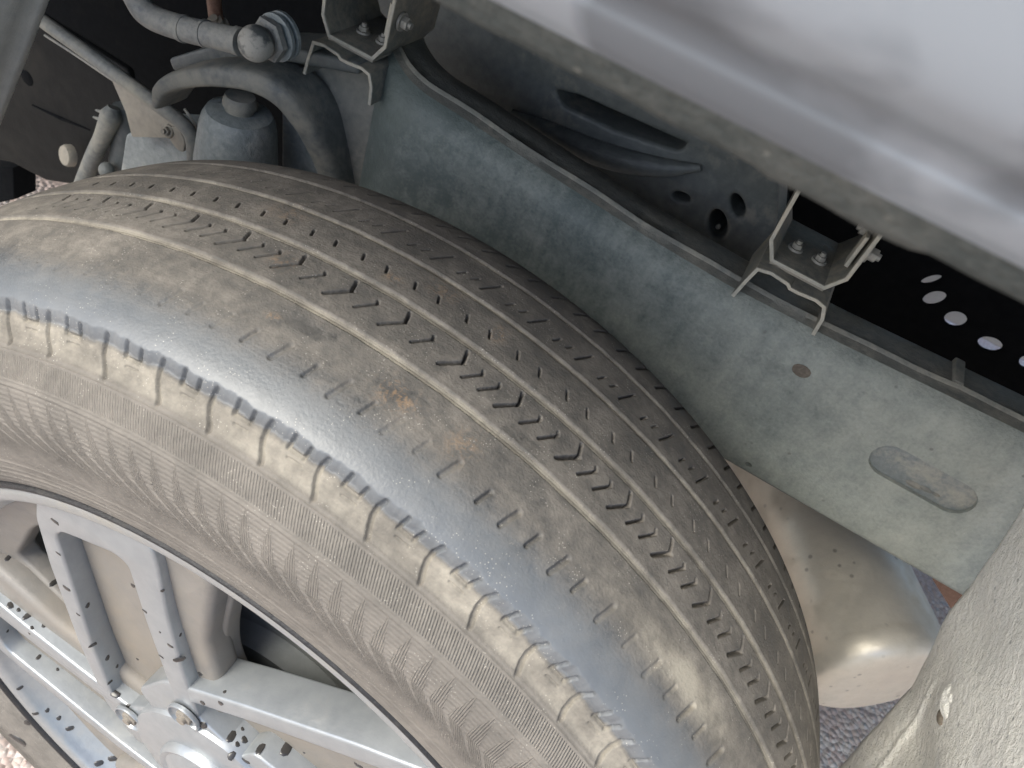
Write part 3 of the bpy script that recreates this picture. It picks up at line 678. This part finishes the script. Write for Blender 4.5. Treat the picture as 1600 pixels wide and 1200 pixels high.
# bare, polished patches bite into the shoulder blocks; mud clings lower on the right
low = sstep(T, 66, 54)*np.exp(-((SS-.160)/.011)**2)
low2 = np.exp(-((T-57)/7)**2)*np.exp(-((SS-.163)/.010)**2)
dust = dust+.55*low2
mott = .5+.5*np.sin(T*2.1+np.sin(T*.7)*2)*np.sin(SS*900+np.sin(T*1.7))
blk = sstep(SS, .1045, .108)*(1-sstep(SS, SH-.008, SH-.003))
pale = np.clip(blk*.55+low2*.8, 0, 1)
dust = np.clip(np.maximum(dust, gm_*.95), 0, 1); pale = np.clip(np.maximum(pale, gm_*.55), 0, 1)
scuff = sstep(SS, SH-.0085, SH-.0050)*(1-sstep(SS, .136, .160))
bare = np.exp(-((T-92)/2.6)**2)*np.exp(-((SS-.170)/.006)**2)+np.exp(-((T-84)/2)**2)*np.exp(-((SS-.166)/.006)**2)
dust = dust*(1-.85*np.clip(bare, 0, 1))
for (t_, s_, a, b_, k) in ((90.4, .2240, .7, .0035, 1), (84.2, .1655, 1.3, .006, 1), (81.9, .2330, .5, .006, .9), (97, .1980, .9, .005, .6), (94, .166, .5, .002, .8), (101, .236, 1.5, .01, .45), (87, .238, 1.2, .008, .5), (79, .165, 1, .008, .5)):
    rust = np.maximum(rust, k*np.exp(-((T-t_)/a)**2-((SS-s_)/b_)**2))
Rr = pr_[None, :]+H*nr[None, :]; Yy = py_[None, :]+H*ny[None, :]
PT = np.stack([Rr*np.cos(TH)[:, None], Yy, Rr*np.sin(TH)[:, None]], -1)
UVu = (TH*.388)[:, None]*np.ones_like(SS)
tyre = None
def tyre_piece(name, j0, j1, parent):
    sl_ = np.s_[:, j0:j1+1]
    me, F = grid_mesh(name, PT[sl_], closed_u=True, flip=True)
    uv = me.uv_layers.new(name='UVMap'); u_ = UVu[sl_].ravel()[F]; wrap = (u_.max(1)-u_.min(1)) > 1
    u_ = np.where(wrap[:, None] & (u_ < 1), u_+2*math.pi*.388, u_)
    uv.data.foreach_set('uv', np.stack([u_, SS[sl_].ravel()[F]], -1).astype(np.float32).ravel())
    for n_, A in (('dust', dust), ('radial', rad), ('circ', circ), ('band', band), ('rust', rust), ('pale', pale), ('scuff', scuff), ('vary', vary), ('finphase', finphase)):
        at_ = me.attributes.new(n_, 'FLOAT', 'POINT'); at_.data.foreach_set('value', A[sl_].astype(np.float32).ravel())
    o = link(name, me, 'tyre', parent)
    o.matrix_parent_inverse = (parent.matrix_world if parent is wheel else wheel.matrix_world).inverted() if parent is wheel else Matrix()
    return o
J = lambda s: int(np.searchsorted(S, s))
cutS = [0, J(sg[6]), J(sg[11]), J(sg[12]), J(sg[13]), J(sg[14]), len(S)-1]
tyre = tyre_piece('tyre', 0, cutS[1], wheel); tyre['label'] = 'dusty beige sidewall with fine moulded fins'
bpy.context.view_layer.update()
nm = ['tread_rib']*5
for a, b_ in zip(cutS[1:-1], cutS[2:]): tyre_piece('tread_rib', a, b_, tyre)

# ---- rim
YF = -.118
def ring(name, prof, mat, parent, n=240, ang=40):
    th = np.linspace(0, 2*math.pi, n, endpoint=False); pf = smooth_line(np.array(prof), 3)
    P = np.stack([pf[None, :, 0]*np.cos(th)[:, None], np.broadcast_to(pf[None, :, 1], (n, len(pf))), pf[None, :, 0]*np.sin(th)[:, None]], -1)
    me, _ = grid_mesh(name, P, closed_u=True, flip=True); return part(name, me, mat, parent)
rim = ring('rim', [(.2500, -.1030), (.2525, -.1130), (.2535, -.1170), (.2515, -.1190), (.2470, -.1188), (.2440, -.1178), (.2415, -.1150), (.2390, -.1090), (.2330, -.1010), (.2280, -.0950), (.2230, -.0850), (.2180, -.06), (.2160, -.02), (.2180, .08)], 'silver_rim', wheel)
def rpart(name, me, mat):
    o = link(name, me, mat, rim); o.matrix_parent_inverse = (wheel.matrix_world @ rim.matrix_parent_inverse).inverted() if False else rim.matrix_world.inverted(); return o
bpy.context.view_layer.update()
ring('bead_seal', [(.2535, -.1100), (.2545, -.1185), (.2565, -.1212), (.2590, -.1216), (.2612, -.1170)], 'rubber', wheel)
rot2 = lambda P, a: np.stack([P[:, 0]*math.cos(a)-P[:, 1]*math.sin(a), P[:, 0]*math.sin(a)+P[:, 1]*math.cos(a)], 1)
# recessed dish with five openings
dish_o = np.array([(.2320*math.cos(t), .2320*math.sin(t)) for t in np.linspace(0, 2*math.pi, 160, endpoint=False)])
hole0 = round_poly(np.array([(-.0150, .2080), (-.0178, .1460), (-.0145, .1180), (-.0040, .0950), (.0210, .0785), (.0450, .0950), (.0610, .1300), (.0900, .1850), (.0500, .2030)]), .012, 5)
dish = plate('dish', dish_o, [rot2(hole0, R_(72*k)) for k in range(5)], -.0900, -.0740, .003, 3, 50)
# dome the dish gently towards the hub
for v in dish.vertices:
    r_ = math.hypot(v.co.x, v.co.z); v.co.y += -.012*(1-min(r_/.23, 1))**1.0 - .010*max(0, (r_-.19)/.042)**2
rpart('dish', dish, 'dish')
out0 = np.array([(-.0975, -.0150), (-.1010, -.0060), (-.1185, .0590), (-.1350, .1360), (-.1412, .1800), (-.1385, .2000), (-.1330, .2060), (-.1050, .2215), (-.0650, .2330), (-.0540, .2300), (-.0500, .2174), (-.0420, .1711), (-.0290, .1200), (-.0110, .0650), (-.0050, .0300), (-.0400, -.0300), (-.0700, -.0450)])
win0 = np.array([(-.1262, .1745), (-.1200, .1840), (-.0800, .2000), (-.0706, .1975), (-.0575, .1488), (-.0341, .0767), (-.0400, .0560), (-.0560, .0330), (-.0800, .0020), (-.0895, .0070), (-.1045, .0633), (-.1235, .1626)])
spk = plate('spoke', round_poly(out0, .006, 4), [round_poly(win0, .008, 5)], YF, YF+.030, .0020, 2, 40)
for v in spk.vertices:
    r_ = math.hypot(v.co.x, v.co.z); v.co.y += .004*min(max((r_-.10)/.14, 0), 1)-.004*(1-min(r_/.1, 1))
    # walls draft outwards towards the back of the wheel
    k = (v.co.y-YF)/.03
pock_f = plate('pocket_floor', round_poly(win0*1.0, .008, 4), [], -.1010, -.0915, .001, 1)
for k in range(5):
    o = rpart('pocket_floor', pock_f, 'dish'); o.rotation_euler = (0, -R_(72*k), 0)
for k in range(5):
    o = rpart('spoke', spk, 'silver'); o.rotation_euler = (0, -R_(72*k), 0)
# scoop on the trailing flank of each spoke
flank = plate('spoke_flank', round_poly(np.array([(-.0600, .2290), (-.0440, .2330), (-.0180, .2180), (-.0200, .1500), (-.0060, .1000), (.0000, .0500), (-.0150, .0500), (-.0330, .1100), (-.0470, .1700)]), .006), [], -.108, -.086, .006, 3, 50)
for k in range(5):
    o = rpart('spoke_flank', flank, 'dish'); o.rotation_euler = (0, -R_(72*k), 0)
rpart('hub', lathe('hub', [(-.03, .066), (.000, .066), (.004, .064), (.006, .058), (.0065, .040)], (0, YF, 0), (0, -1, 0), 64, 40), 'silver')
rpart('centre_cap', lathe('centre_cap', [(0, .0375), (.005, .0370), (.0075, .0350), (.0070, .0325), (.0062, .031), (.0085, .024), (.0095, .012), (.0097, .001)], (0, YF-.005, 0), (0, -1, 0), 64, 40), 'silver')
lugc = at(203, 1122, -.121)
nutm = hexbolt('lug_nut', (0, 0, 0), (0, -1, 0), .0066, .006)
pock = lathe('lug_pocket', [(0, .0125), (.0015, .0128), (.0028, .0124), (.003, .0115), (.001, .0108), (.0005, .010)], (0, 0, 0), (0, -1, 0), 32)
for k in range(5):
    a = R_(72*k); c2 = rot2(np.array([[lugc[0], lugc[2]]]), a)[0]
    o = rpart('lug_nut', nutm, 'dish'); o.location = (c2[0], -.1155, c2[1])
    o = rpart('lug_pocket', pock, 'silver'); o.location = (c2[0], -.1200, c2[1])
part('brake_drum', lathe('brake_drum', [(-.10, .165), (-.01, .165), (-.002, .160), (0, .150), (.002, .11), (.0, .09), (.015, .085), (.016, .05)], (0, -.052, 0), (0, -1, 0), 72, 35), 'drum', wheel)

# dark wet specks flung on the wheel face
def blob(n, seed, long_=1.):
    r = random.Random(seed); v = []; K = 5
    rr_ = [1+.25*r.uniform(-1, 1) for _ in range(n)]
    for j in range(K):
        q = j/(K-1); rad_ = math.cos(q*math.pi/2*.96); h = .32*math.sin(q*math.pi/2)
        for k in range(n):
            a = 2*math.pi*k/n; v.append((rad_*rr_[k]*math.cos(a)*long_, -h, rad_*rr_[k]*math.sin(a)))
    f = [(j*n+k, j*n+(k+1) % n, (j+1)*n+(k+1) % n, (j+1)*n+k) for j in range(K-1) for k in range(n)]
    f += [tuple((K-1)*n+k for k in range(n))]
    return pyd('speck', v, f, 60)
blobs = [blob(9, 1), blob(9, 2, 1.2), blob(8, 3, 1.7), blob(10, 4)]
specks = [(86, 815, 4, 2), (84, 911, 3.5, 2), (104, 919, 4.5, 1), (137, 946, 3.6, 0), (122, 960, 2.5, 1), (91, 865, 2.5, 2), (208, 915, 4, 0), (254, 923, 2.8, 0), (226, 955, 2.6, 2),
  (16, 946, 4, 0), (29, 953, 2.5, 0), (44, 962, 4, 2), (50, 981, 2.4, 0), (68, 978, 2.4, 0), (46, 990, 2, 0), (12, 872, 3, 1), (168, 1028, 3.6, 0), (183, 1041, 2.4, 0), (282, 992, 2.6, 0), (266, 1009, 3.5, 1), (280, 1030, 5.5, 1), (252, 1026, 2.4, 2), (313, 1053, 4, 0), (317, 1098, 4.5, 3), (345, 1099, 4.5, 0), (351, 1081, 2.6, 0), (318, 1133, 6, 3), (379, 1139, 2.4, 0), (361, 1151, 5.5, 1), (382, 1156, 4.2, 0), (371, 1163, 3.2, 0), (407, 1170, 5.5, 1), (447, 1170, 7, 1), (362, 1181, 5, 0), (384, 1189, 4.5, 1), (475, 1176, 2.2, 0), (560, 1196, 5, 1), (44, 1128, 4.6, 3), (55, 1115, 2.6, 1), (28, 1156, 7, 2), (176, 1185, 4, 1), (155, 1192, 4, 1), (74, 1110, 2.6, 0), (92, 1122, 2.8, 0), (109, 1138, 3.4, 1), (31, 1075, 2.6, 1), (172, 1066, 2.4, 2), (180, 1084, 4.5, 1), (145, 1008, 3.2, 2), (200, 1103, 2.6, 0), (250, 988, 2, 0), (12, 986, 2, 0), (60, 1027, 2.6, 1), (90, 1046, 2, 0), (215, 1030, 2.4, 0)]
SP = specks
# specks sit on whatever wheel surface the drop landed on
bpy.context.view_layer.update()
dg = bpy.context.evaluated_depsgraph_get()
for i, (px, py, sz, kd) in enumerate(SP):
    d = Vector(ray(px, py)).normalized()
    hit, loc_, nor, _, ob, _ = scn.ray_cast(dg, Vector(CAM)+d*.12, d, distance=1.2)
    if not hit or not (ob.parent is rim or ob is rim or ob.parent is wheel): continue
    if nor.dot(d) > 0: nor = -nor
    dist = (loc_-Vector(CAM)).length
    o = link('speck', blobs[kd], 'speck', rim); o.matrix_parent_inverse = rim.matrix_world.inverted()
    q = (-nor).to_track_quat('Y', 'Z')
    o.rotation_mode = 'QUATERNION'; o.rotation_quaternion = q @ Vector((0, 1, 0)).rotation_difference(Vector((0, 1, 0)))
    s = sz*dist/FPX*1.15; o.location = loc_; o.scale = (s, s*.8, s)
